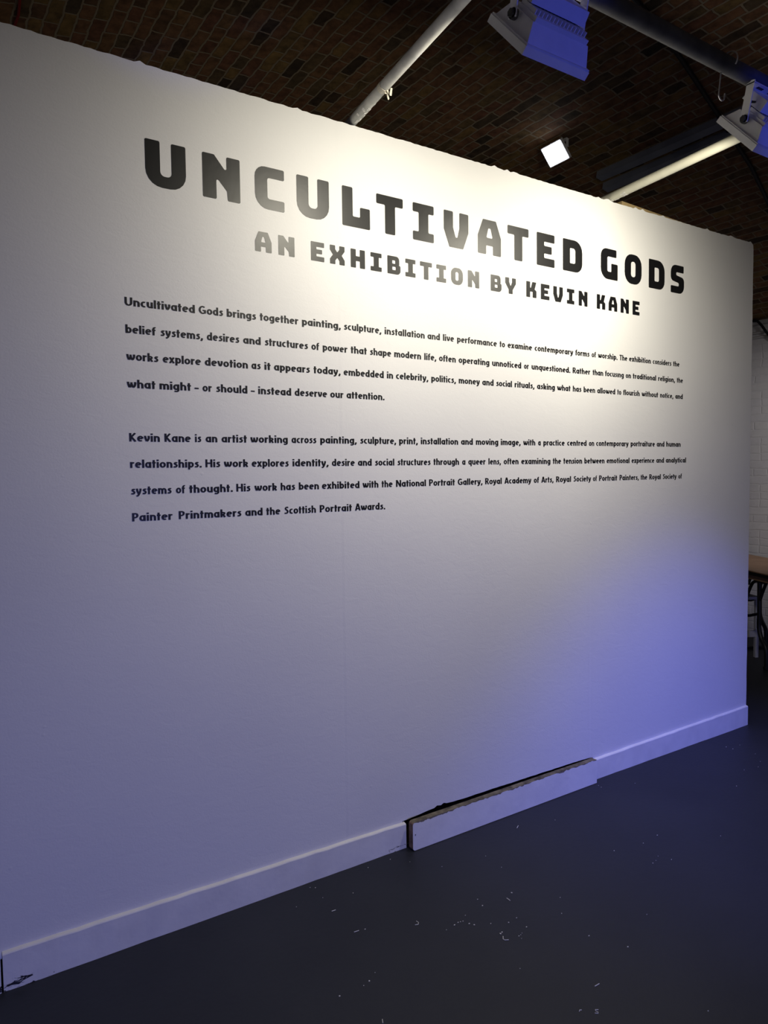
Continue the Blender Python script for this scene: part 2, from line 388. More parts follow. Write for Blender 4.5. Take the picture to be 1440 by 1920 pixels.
WALL_TOP = 2.779
def jag(x, a): return a * (0.6 * math.sin(37 * x + 1) + 0.4 * math.sin(91 * x)) 
def make_wall():
    rng = random.Random(3)
    x0, x1 = -2.2, 4.055
    loop = [(x0, 0.095)]
    x = x0
    bottom = []
    # ragged plaster edge above the loose board
    pts = [(1.585, 0.095), (1.59, 0.106), (1.66, 0.110), (1.72, 0.1155), (1.75, 0.117), (1.765, 0.124), (1.785, 0.120), (1.80, 0.126), (1.815, 0.121), (1.85, 0.118), (1.95, 0.1165), (2.05, 0.117), (2.2, 0.1155), (2.35, 0.1155), (2.5, 0.1140), (2.62, 0.113), (2.68, 0.111), (2.715, 0.108), (2.72, 0.095)]
    for p, q in zip(pts, pts[1:]):
        n = max(1, int((q[0] - p[0]) / 0.02))
        for i in range(n):
            t = i / n
            bottom.append((p[0] + (q[0] - p[0]) * t, p[1] + (q[1] - p[1]) * t + (rng.uniform(-0.0008, 0.0008) if 0 < i else 0)))
    bottom.append(pts[-1])
    loop += bottom + [(x1 - 0.012, 0.095)]
    z = 0.2
    while z < 2.7: loop.append((x1 - 0.012 * (1 - z / 2.7) + rng.uniform(-0.0012, 0.0012), z)); z += 0.045
    loop += [(x1, 2.74), (x1 - 0.003, 2.768), (x1 - 0.012, 2.775)]
    x = x1 - 0.03
    while x > x0 + 0.03:
        z = WALL_TOP + rng.uniform(-0.0016, 0.0016)
        if rng.random() < 0.05: z += rng.uniform(0.003, 0.008)
        loop.append((x, z)); x -= 0.018
    loop.append((x0, WALL_TOP))
    b = MB(); b.prism(loop, [], lambda u, v, d: (u, d, v), 0.11)
    b.box(((x0 + x1) / 2 - 0.02, 0.100, 0.048), (x1 - x0 - 0.06, 0.02, 0.096))
    structure(b.build('wall_front', M['plaster']))
make_wall()
# strip coloured near-black for the shade in the slot where the plaster has broken away
b_ = MB(); b_.box((2.155, 0.020, 0.072), (1.128, 0.012, 0.135)); structure(b_.build('shade_strip_1', M['gap_shade']))

def skirting(name, xa, xb, y=-0.013, za=0.100, zb=0.100, seed=0):
    rng = random.Random(seed); bm = bmesh.new(); n = max(2, int((xb - xa) / 0.05)); rings = []
    for i in range(n + 1):
        x = xa + (xb - xa) * i / n; h = za + (zb - za) * i / n + rng.uniform(-0.0012, 0.0012); w = rng.uniform(-0.0008, 0.0008)
        rings.append([bm.verts.new((x, yy, zz)) for yy, zz in ((0.003, 0.0), (y + w, 0.0 + abs(w)), (y + w, h - 0.004), (y + 0.002 + w, h - 0.001), (y + 0.006, h + 0.001), (0.003, h + 0.003))])
    for A, B in zip(rings, rings[1:]):
        for k in range(6): bm.faces.new([A[k], A[(k + 1) % 6], B[(k + 1) % 6], B[k]])
    bm.faces.new(rings[0][::-1]); bm.faces.new(rings[-1])
    bmesh.ops.recalc_face_normals(bm, faces=bm.faces[:])
    me = bpy.data.meshes.new(name); bm.to_mesh(me); bm.free(); me.materials.append(M['skirting'])
    o = bpy.data.objects.new(name, me); col.objects.link(o); return structure(o)
skirting('baseboard_left', 0.164, 1.599, -0.013, 0.115, 0.100, 1)
skirting('baseboard_corner', -2.2, 0.158, -0.013, 0.112, 0.112, 2)
skirting('baseboard_right', 2.722, 4.043, -0.013, 0.099, 0.112, 3)

# ------------------------------------------------------------------ loose skirting board
def rounded(loop, n=5):
    """loop of (x, y, radius) -> polygon with rounded corners"""
    out = []; N = len(loop)
    for i in range(N):
        x, y, r = loop[i]
        p = Vector((x, y)); a = Vector(loop[i - 1][:2]); b = Vector(loop[(i + 1) % N][:2])
        u = (a - p); v = (b - p); lu, lv = u.length, v.length; u /= lu; v /= lv
        ang = math.acos(max(-1, min(1, u.dot(v))))
        if r <= 0 or ang > math.pi - 0.05: out.append((x, y)); continue
        t = min(r / math.tan(ang / 2), lu * 0.48, lv * 0.48); rr = t * math.tan(ang / 2)
        c = p + (u + v).normalized() * (rr / math.sin(ang / 2))
        s = p + u * t; e = p + v * t
        a0 = math.atan2(s.y - c.y, s.x - c.x); a1 = math.atan2(e.y - c.y, e.x - c.x)
        d = (a1 - a0 + math.pi) % (2 * math.pi) - math.pi
        k = n if rr > 0.004 else 3
        for j in range(k + 1):
            q = a0 + d * j / k; out.append((c.x + rr * math.cos(q), c.y + rr * math.sin(q)))
    return out
def loose_board():
    L = 1.092
    base = empty('skirting_board', 'loose worn white skirting board standing proud of the wall between the two fixed skirtings', 'skirting board', (1.603, -0.054, 0.0))
    dirv = Vector((1, 0.0095, 0)).normalized(); nrm = Vector((-dirv.y, dirv.x, 0))
    lp = rounded([(0, 0.002, 0.012), (L, 0.002, 0.002), (L, 0.117, 0.006), (0.55, 0.1165, 0), (0, 0.1165, 0.012)])
    b = MB(); o0 = Vector((1.603, -0.054, 0))
    b.prism(lp, [], lambda u, v, d: o0 + dirv * u + nrm * d + Vector((0, 0, v)), 0.027)
    o = b.build('board', M['worn'], base)
    o.data.materials.append(M['raw_wood']); o.data.materials.append(M['end_grain'])
    for p in o.data.polygons:
        if p.normal.x < -0.5: p.material_index = 2
        elif p.normal.z > 0.75: p.material_index = 1
    b = MB(); b.cyl(o0 + dirv * 0.012 + Vector((0, -0.0002, 0.066)), (0, 1, 0), 0.0022, 0.002)
    b.build('nail_head', M['bolt'], base)
loose_board()

TEXT_LINES = [
    (1, 'Uncultivated|0.572|0.794 Gods|0.807|0.890 brings|0.903|1.008 together|1.022|1.169 painting,|1.183|1.342 sculpture,|1.355|1.520 installation|1.535|1.725 and|1.739|1.801 live|1.817|1.874 performance|1.890|2.107 to|2.123|2.153 examine|2.169|2.314 contemporary|2.330|2.575 forms|2.591|2.686 of|2.702|2.732 worship.|2.746|2.886 The|2.901|2.959 exhibition|2.973|3.141 considers|3.157|3.308 the|3.324|3.377'),
    (2, 'belief|0.572|0.666 systems,|0.680|0.819 desires|0.832|0.945 and|0.959|1.023 structures|1.038|1.205 of|1.219|1.251 power|1.265|1.369 that|1.383|1.453 shape|1.467|1.564 modern|1.578|1.706 life,|1.722|1.782 often|1.796|1.882 operating|1.897|2.064 unnoticed|2.080|2.248 or|2.265|2.294 unquestioned.|2.311|2.557 Rather|2.573|2.692 than|2.709|2.783 focus#ng|2.797|2.933 on|2.948|2.987 traditional|3.002|3.184 religion,|3.201|3.340 the|3.356|3.407'),
    (3, 'works|0.572|0.671 explore|0.685|0.810 devotion|0.823|0.974 as|0.987|1.021 it|1.035|1.058 appears|1.071|1.211 today,|1.226|1.338 embedded|1.351|1.528 in|1.543|1.571 celebrity,|1.585|1.741 politics,|1.756|1.882 money|1.897|2.010 and|2.024|2.087 social|2.102|2.193 rituals,|2.209|2.328 asking|2.344|2.456 what|2.471|2.558 has|2.574|2.631 been|2.647|2.726 allowed|2.741|2.870 to|2.886|2.915 flourish|2.930|3.055 without|3.071|3.201 notice,|3.218|3.327 and|3.344|3.407'),
    (4, 'what|0.571|0.659 might|0.672|0.774 -|0.786|0.800 or|0.813|0.845 should|0.859|0.970 -|0.983|0.997 instead|1.010|1.135 deserve|1.149|1.280 our|1.293|1.349 attention.|1.362|1.530'),
    (5, 'Kevin|0.573|0.668 Kane|0.683|0.769 is|0.783|0.804 an|0.819|0.859 artist|0.874|0.964 working|0.977|1.118 across|1.133|1.232 painting,|1.248|1.403 sculpture,|1.418|1.582 print,|1.596|1.686 installation|1.701|1.891 and|1.907|1.970 moving|1.987|2.112 image,|2.127|2.243 with|2.259|2.332 a|2.350|2.366 practice|2.383|2.520 centred|2.537|2.667 on|2.684|2.720 contemporary|2.735|2.971 portraiture|2.988|3.178 and|3.193|3.255 human|3.271|3.393'),
    (6, 'relationships.|0.573|0.803 His|0.816|0.867 work|0.880|0.967 explores|0.980|1.120 identity,|1.135|1.281 desire|1.295|1.393 and|1.407|1.468 social|1.483|1.572 structures|1.587|1.748 through|1.763|1.895 a|1.912|1.929 queer|1.945|2.040 lens,|2.056|2.127 often|2.143|2.230 examining|2.247|2.427 the|2.443|2.496 tension|2.512|2.637 between|2.653|2.794 emotional|2.810|2.979 experience|2.996|3.174 and|3.190|3.253 analytical|3.269|3.441'),
    (7, 'systems|0.573|0.701 of|0.715|0.746 thought.|0.759|0.909 His|0.922|0.973 work|0.988|1.073 has|1.087|1.143 been|1.158|1.239 exhibited|1.252|1.412 with|1.426|1.497 the|1.512|1.563 National|1.579|1.724 Portrait|1.740|1.872 Gallery,|1.888|2.022 Royal|2.037|2.131 Academy|2.147|2.307 of|2.323|2.356 Arts,|2.370|2.447 Royal|2.464|2.562 Society|2.579|2.698 of|2.713|2.741 Portrait|2.756|2.887 Painters,|2.905|3.052 the|3.067|3.118 Royal|3.135|3.228 Society|3.245|3.359 of|3.376|3.406'),
    (8, 'Painter|0.574|0.702 Printmakers|0.722|0.938 and|0.952|1.016 the|1.030|1.084 Scottish|1.099|1.225 Portrait|1.241|1.377 Awards.|1.391|1.527'),
]
TITLE = [('U', 0.6477, 0.7766),('N', 0.8315, 0.9608),('C', 1.0142, 1.1235),('U', 1.1715, 1.301),('L', 1.3557, 1.4754),('T', 1.5044, 1.6262),('I', 1.673, 1.7751),('V', 1.826, 1.9535),('A', 2.0045, 2.1324),('T', 2.1705, 2.2937),('E', 2.3439, 2.4542),('D', 2.5082, 2.6357),('G', 2.7642, 2.8846),('O', 2.9368, 3.064),('D', 3.1209, 3.2469),('S', 3.2987, 3.4096)]
SUBTITLE = [('A', 1.0102, 1.0716),('N', 1.0973, 1.1592),('E', 1.2239, 1.2777),('X', 1.3014, 1.3628),('H', 1.3888, 1.4507),('I', 1.4756, 1.5252),('B', 1.5517, 1.612),('I', 1.6354, 1.6833),('T', 1.7058, 1.7641),('I', 1.787, 1.8353),('O', 1.8614, 1.9226),('N', 1.9498, 2.0102),('B', 2.0741, 2.1348),('Y', 2.1565, 2.2179),('K', 2.2799, 2.3411),('E', 2.3687, 2.4219),('V', 2.4466, 2.5075),('I', 2.5346, 2.5831),('N', 2.6124, 2.6717),('K', 2.7366, 2.796),('A', 2.8204, 2.8823),('N', 2.9078, 2.9686),('E', 2.9972, 3.0498)]
# ------------------------------------------------------------------ vinyl display lettering
R_ = 0.035
def G(*pts): return [(p[0], p[1], (p[2] if len(p) > 2 else R_)) for p in pts]
BLOCK = {
 'U': (0.90, G((0,1),(.36,1),(.36,.25,.10),(.64,.25,.10),(.64,1),(1,1),(1,0,.36),(0,0,.36)), []),
 'N': (0.90, G((0,0),(0,1),(.31,1),(.64,.64),(.64,1),(1,1),(1,0),(.66,0),(.64,.22),(.36,.50),(.36,0)), []),
 'C': (0.77, G((1,1),(1,.75),(.42,.75,.06),(.42,.25,.06),(1,.25),(1,0),(0,0,.34),(0,1,.26)), []),
 'L': (0.84, G((0,0),(0,1),(.375,1),(.375,.27),(.64,.27),(.64,.53),(1,.53),(1,0)), []),
 'T': (0.86, G((0,1),(1,1),(1,.75),(.70,.75),(.70,0),(.32,0),(.32,.75),(0,.75)), []),
 'I': (0.72, G((0,1),(1,1),(1,.76),(.74,.76),(.74,.24),(1,.24),(1,0),(0,0),(0,.24),(.28,.24),(.28,.76),(0,.76)), []),
 'V': (0.90, G((0,1),(.37,1),(.37,.56),(.47,.29),(.55,.29),(.63,.56),(.63,1),(1,1),(1,.48,.08),(.78,0),(.22,0),(0,.48,.08)), []),
 'A': (0.90, G((.22,1),(.78,1),(1,.52,.08),(1,0),(.65,0),(.65,.26),(.35,.26),(.35,0),(0,0),(0,.52,.08)), [G((.36,.48),(.64,.48),(.55,.76),(.45,.76))]),
 'E': (0.77, G((0,0),(0,1),(1,1),(1,.75),(.41,.75),(.41,.62),(.84,.62),(.84,.39),(.41,.39),(.41,.25),(1,.25),(1,0)), []),
 'D': (0.89, G((0,0),(0,1),(1,1,.36),(1,0,.30)), [G((.36,.26),(.64,.26,.07),(.64,.74,.09),(.36,.74))]),
 'G': (0.84, G((.92,1),(.92,.75),(.38,.75,.06),(.38,.25,.06),(.62,.25),(.62,.53),(1,.53),(1,0),(0,0,.34),(0,1,.26)), []),
 'O': (0.89, G((0,0,.36),(0,1,.36),(1,1,.36),(1,0,.36)), [G((.365,.24,.10),(.635,.24,.10),(.635,.76,.10),(.365,.76,.10))]),
 'S': (0.79, G((.96,1),(.96,.75),(.40,.75,.05),(.40,.64,.05),(1,.57,.16),(1,0,.30),(0,0),(0,.25),(.60,.25,.05),(.60,.37,.05),(0,.44,.16),(0,1,.30)), []),
 'X': (0.90, G((0,1),(.36,1),(.36,.80),(.50,.64),(.64,.80),(.64,1),(1,1),(1,.74,.06),(.80,.5),(1,.26,.06),(1,0),(.64,0),(.64,.20),(.50,.36),(.36,.20),(.36,0),(0,0),(0,.26,.06),(.20,.5),(0,.74,.06)), []),
 'H': (0.90, G((0,0),(0,1),(.36,1),(.36,.63),(.64,.63),(.64,1),(1,1),(1,0),(.64,0),(.64,.37),(.36,.37),(.36,0)), []),
 'B': (0.88, G((0,0),(0,1),(.91,1,.24),(.91,.56,.10),(.88,.525,.02),(1,.48,.12),(1,0,.26)), [G((.37,.58),(.60,.58,.04),(.60,.77,.04),(.37,.77)), G((.37,.23),(.63,.23,.04),(.63,.42,.04),(.37,.42))]),
 'Y': (0.90, G((0,1),(.36,1),(.36,.74),(.47,.52),(.54,.52),(.64,.74),(.64,1),(1,1),(1,.66,.06),(.69,.26),(.69,0),(.32,0),(.32,.26),(0,.66,.06)), []),
 'K': (0.88, G((0,0),(0,1),(.37,1),(.37,.62),(.46,.62),(.60,1),(.99,1),(.82,.54),(1,.44,.08),(1,0),(.63,0),(.63,.37),(.37,.37),(.37,0)), []),
}
VY = -0.0008
def block_line(parent, table, z0, h):
    for ch, xa, xb in table:
        w, outer, holes = BLOCK[ch]
        k = (xb - xa) / h
        def fix(lp): return [(xa + x * h, z0 + y * h) for x, y in rounded([(p[0] * k, p[1], p[2]) for p in lp])]
        b = MB(); b.prism(fix(outer), [fix(q) for q in holes], lambda u, v, d: (u, VY + d, v), 0.0008)
        b.build('letter', M['vinyl'], parent, origin=((xa + xb) / 2, 0, z0))

t = empty('heading_lettering', 'largest black vinyl capitals UNCULTIVATED GODS across the top of the white wall', 'lettering', (2.03, 0, 2.412))
block_line(t, TITLE, 2.4125, 0.1425)
t = empty('subheading_lettering', 'row of half-height vinyl capitals starting AN EXHIBITION, just under the big heading', 'lettering', (2.03, 0, 2.265))
block_line(t, SUBTITLE, 2.2655, 0.0675)

# ------------------------------------------------------------------ vinyl paragraph text (rounded humanist strokes)
def arc(cx, cy_, rx, ry, a0, a1, n=None):
    n = n or max(4, int(abs(a1 - a0) / 22))
    return [(cx + rx * math.cos(math.radians(a0 + (a1 - a0) * i / n)), cy_ + ry * math.sin(math.radians(a0 + (a1 - a0) * i / n))) for i in range(n + 1)]
XH = 0.70
def stem(x, a=0.0, b=XH): return [(x, a), (x, b)]
def arch(xl, xr, top=XH): 
    c = (xl + xr) / 2; r = (xr - xl) / 2
    return [(xl, .30)] + arc(c, top - .08 - .22, r, .22, 170, 0) + [(xr, 0)]
BOWL = lambda c: arc(c, .35, .175, .265, 0, 360, 20)
FONT = {
 'a': (.60, [BOWL(.285), stem(.475)]), 'b': (.60, [stem(.125, 0, 1), BOWL(.315)]),
 'c': (.50, [arc(.31, .35, .195, .265, 58, 302)]), 'd': (.60, [BOWL(.285), stem(.475, 0, 1)]),
 'e': (.59, [[(.13, .37), (.47, .37)], arc(.305, .35, .19, .265, 4, 308)]),
 'f': (.36, [[(.36, .90), (.29, .925), (.21, .89), (.165, .80), (.16, .70), (.16, 0)], [(.02, .615), (.35, .615)]]),
 'g': (.60, [BOWL(.285), [(.475, .70), (.475, .0), (.45, -.10), (.38, -.155), (.28, -.17), (.12, -.145)]]),
 'h': (.60, [stem(.125, 0, 1), arch(.125, .475)]), 'i': (.25, [stem(.125), [(.125, .83), (.125, .99)]]), '#': (.25, [stem(.125)]),
 'k': (.58, [stem(.125, 0, 1), [(.125, .60), (.27, .60), (.40, .57), (.44, .48), (.39, .38), (.27, .345), (.125, .345)], [(.27, .36), (.47, 0)]]),
 'l': (.25, [stem(.125, 0, 1)]), 'm': (.90, [stem(.125), arch(.125, .45), arch(.45, .775)]), 'n': (.60, [stem(.125), arch(.125, .475)]),
 'o': (.60, [arc(.30, .35, .19, .265, 0, 360, 20)]), 'p': (.60, [stem(.125, -.24), BOWL(.315)]), 'q': (.60, [BOWL(.285), stem(.475, -.24)]),
 'r': (.42, [stem(.125), [(.125, .32), (.14, .46), (.19, .56), (.28, .61), (.40, .59)]]),
 's': (.46, [[(.40, .575), (.31, .62), (.21, .605), (.155, .53), (.19, .44), (.29, .37), (.345, .29), (.335, .17), (.26, .09), (.17, .085), (.05, .12)]]),
 't': (.38, [[(.175, .93), (.175, 0)], [(.02, .615), (.36, .615)]]),
 'u': (.60, [[(.125, .70), (.125, .30)] + arc(.30, .30, .175, .22, 190, 350) + [(.475, .40)], stem(.475)]),
 'v': (.55, [[(.10, .70), (.145, .40), (.25, .06)], [(.25, .06), (.33, .13), (.42, .34), (.445, .52), (.43, .70)]]),
 'w': (.84, [[(.10, .70), (.135, .40), (.23, .06)], [(.23, .06), (.33, .20), (.40, .45), (.405, .66)], [(.42, .45), (.46, .25), (.53, .06)], [(.53, .06), (.63, .15), (.71, .36), (.735, .54), (.715, .70)]]),
 'x': (.55, [[(.08, .70), (.46, 0)], [(.46, .70), (.08, 0)]]),
 'y': (.56, [[(.10, .70), (.15, .36), (.27, .06)], [(.445, .70), (.44, .50), (.36, .20), (.25, -.07), (.17, -.16), (.04, -.18)]]),
 'U': (.74, [[(.135, 1), (.135, .38)] + arc(.37, .36, .235, .28, 180, 360) + [(.605, .38), (.605, 1)]]),
 'G': (.80, [arc(.42, .5, .30, .42, 48, 300) + [(.66, .12), (.67, .44)], [(.42, .44), (.76, .44)]]),
 'T': (.62, [[(.02, .915), (.60, .915)], stem(.31, 0, 1)]),
 'R': (.66, [stem(.13, 0, 1), [(.13, .915), (.36, .915), (.47, .86), (.50, .72), (.46, .56), (.35, .49), (.13, .48)], [(.33, .46), (.57, 0)]]),
 'K': (.68, [stem(.13, 0, 1), [(.56, 1), (.18, .50)], [(.22, .54), (.58, 0)]]),
 'H': (.76, [stem(.13, 0, 1), stem(.63, 0, 1), [(.13, .52), (.63, .52)]]),
 'P': (.62, [stem(.13, 0, 1), [(.13, .915), (.34, .915), (.46, .86), (.50, .70), (.46, .53), (.34, .45), (.13, .44)]]),
 'N': (.76, [stem(.125, 0, 1), stem(.635, 0, 1), [(.13, 1), (.63, 0)]]),
 'A': (.72, [[(.09, 0), (.34, 1)], [(.38, 1), (.63, 0)], [(.18, .27), (.54, .27)]]),
 'S': (.56, [[(.49, .84), (.37, .91), (.24, .88), (.165, .76), (.20, .62), (.33, .52), (.42, .41), (.42, .24), (.33, .12), (.20, .09), (.05, .14)]]),
 '.': (.27, [[(.13, .0), (.13, .20)]]), ',': (.27, [[(.16, .19), (.135, .02), (.06, -.15)]]), '-': (.38, [[(.03, .33), (.35, .33)]]),
}
NA, NB = 0.100, 0.082
GAP = 0.035
def stroke(bm, pts, to3, cw):
    closed = (abs(pts[0][0] - pts[-1][0]) + abs(pts[0][1] - pts[-1][1])) < 1e-6
    P = pts[:-1] if closed else pts
    n = len(P); L = []; Rr = []
    for i in range(n):
        a = P[i - 1] if (closed or i > 0) else P[i]; b = P[(i + 1) % n] if (closed or i < n - 1) else P[i]
        tx, ty = b[0] - a[0], b[1] - a[1]; l = math.hypot(tx, ty); nx, ny = -ty / l, tx / l
        d = math.hypot(NA * nx, NB * ny); ox, oy = NA * NA * nx / d, NB * NB * ny / d
        L.append((P[i][0] + ox, P[i][1] + oy)); Rr.append((P[i][0] - ox, P[i][1] - oy))
    FL = [bm.verts.new(to3(*p, 0)) for p in L]; FR = [bm.verts.new(to3(*p, 0)) for p in Rr]
    BL = [bm.verts.new(to3(*p, 1)) for p in L]; BR = [bm.verts.new(to3(*p, 1)) for p in Rr]
    rng_ = range(n) if closed else range(n - 1)
    for i in rng_:
        j = (i + 1) % n
        bm.faces.new([FL[i], FR[i], FR[j], FL[j]])
        bm.faces.new([FL[i], FL[j], BL[j], BL[i]]); bm.faces.new([FR[j], FR[i], BR[i], BR[j]])
    if not closed:
        bm.faces.new([FL[0], BL[0], BR[0], FR[0]]); bm.faces.new([FL[-1], FR[-1], BR[-1], BL[-1]])
CAP = 0.0262
def extent(pts):
    xs = []
    for i in range(len(pts)):
        a = pts[max(i - 1, 0)]; b = pts[min(i + 1, len(pts) - 1)]
        tx, ty = b[0] - a[0], b[1] - a[1]; l = math.hypot(tx, ty); nx, ny = -ty / l, tx / l
        o = NA * NA * nx / math.hypot(NA * nx, NB * ny); xs += [pts[i][0] + o, pts[i][0] - o]
    return xs
def word(parent, text, xa, xb, z0):
    adv = sum(FONT[c][0] + GAP for c in text) - GAP
    l = min(min(extent(s)) for s in FONT[text[0]][1])
    last = adv - FONT[text[-1]][0]
    rgt = last + max(max(extent(s)) for s in FONT[text[-1]][1])
    k = (xb - xa) / (rgt - l)
    bm_ = MB(); x = 0.0
    for ci, c in enumerate(text):
        for si, s in enumerate(FONT[c][1]):
            dy = 0.00006 * si + 0.00003 * (ci % 2)
            stroke(bm_.bm, s, lambda u, v, d, x=x, dy=dy: (xa + (u + x - l) * k, VY - dy + 0.0008 * d, z0 + v * CAP), k)
        x += FONT[c][0] + GAP
    me = bpy.data.meshes.new('word'); org = Vector((xa, 0, z0))
    for v in bm_.bm.verts: v.co -= org
    bm_.bm.to_mesh(me); bm_.bm.free(); me.materials.append(M['vinyl'])
    o = bpy.data.objects.new('word', me); col.objects.link(o); o.parent = parent
    o.location = org - Vector(parent.location)
BASE = {1: (2.031, 2.037), 2: (1.947, 1.9545), 3: (1.8635, 1.8705), 4: (1.778, 1.782), 5: (1.611, 1.621), 6: (1.528, 1.538), 7: (1.4445, 1.4535), 8: (1.360, 1.3625)}
ENDX = {4: 1.53, 8: 1.53}
PARA = {True: empty('paragraph_lettering', 'upper paragraph of small black vinyl words directly below the two heading rows', 'lettering', (0.572, 0, 1.778), 'vinyl paragraphs on the wall'),
        False: empty('paragraph_lettering', 'lower paragraph of small black vinyl words, its short last line ending at Awards', 'lettering', (0.572, 0, 1.36), 'vinyl paragraphs on the wall')}
for ln_, ws in TEXT_LINES:
    za, zb = BASE[ln_]; xe = ENDX.get(ln_, 3.4)
    for w in ws.split():
        s, a, b = w.split('|'); a = float(a); b = float(b)
        zz = za + (zb - za) * ((a + b) / 2 - 0.575) / (xe - 0.575)
        word(PARA[ln_ <= 4], s, a, b, zz)

# ------------------------------------------------------------------ scaffold tubes
def tube_obj(name, a, b, r, m, label, grp):
    a = Vector(a); b = Vector(b)
    t = empty(name, label, 'pole', a, grp)
    o = MB().tube([a, b], r, 24).build('tube', m, t, smooth=True)
    return t, a, b
PZ = WALL_TOP + 0.022
grp = 'scaffold tubes overhead'
def flakes(parent, a, d, r, seed):
    rng = random.Random(seed); d = Vector(d).normalized(); s = d.cross(Vector((0, 0, 1))).normalized()
    b = MB()
    for k in range(14):
        t = rng.uniform(0.06, 0.20); ang = rng.uniform(-2.6, -0.4)
        n = s * math.cos(ang) + Vector((0, 0, 1)) * math.sin(ang)
        b.box(a + d * t + n * (r + 0.0004), (rng.uniform(0.006, 0.02), rng.uniform(0.004, 0.01), 0.0012), ax=(d, d.cross(n).normalized(), n))
    b.build('white_paint_dabs', M['flake'], parent)
p1, a, b = tube_obj('scaffold_tube', (1.423, 0.10, PZ), (1.02, -3.2, PZ), 0.018, M['pipe_white'], 'chalky grey tube with torn tape, running from the wall top out of the upper edge', grp)
def tape(center, d, r, parent, seed):
    rng = random.Random(seed); d = Vector(d).normalized(); c = Vector(center)
    b = MB(); b.tube([c - d * 0.012, c + d * 0.012], r + 0.0012, 20)
    for k in range(5):
        q = c + d * rng.uniform(-0.012, 0.03) + Vector((rng.uniform(0.0, r), 0, -r * rng.uniform(0.7, 1.0)))
        e = q + Vector((rng.uniform(0.0, 0.018), rng.uniform(-0.012, 0.012), -rng.uniform(0.006, 0.026)))
        b.box((q + e) / 2, (0.007, 0.0012, (e - q).length), ax=((d.cross(e - q)).normalized(), d, (e - q).normalized()))
    b.build('torn_tape', M['tape'], parent)
dd = b - a
tape(a + dd * 0.105, dd, 0.018, p1, 2)
flakes(p1, a + dd * 0.02, dd, 0.018, 9)
p3, a, b = tube_obj('scaffold_tube', (2.853, 0.10, PZ), (2.50, -3.2, PZ), 0.020, M['pipe_cream'], 'cream painted tube reaching from the wall top to behind the right-hand white floodlight', grp)
dd = b - a
flakes(p3, a, dd, 0.020, 4)
P2Y, P2Z, P2R = -0.905, PZ + 0.020 + 0.027, 0.027
p2, a, b = tube_obj('scaffold_tube', (-1.6, P2Y, P2Z), (5.6, P2Y + 0.03, P2Z), P2R, M['pipe_grey'], 'thick grey tube parallel to the wall carrying the two white floodlights', grp)

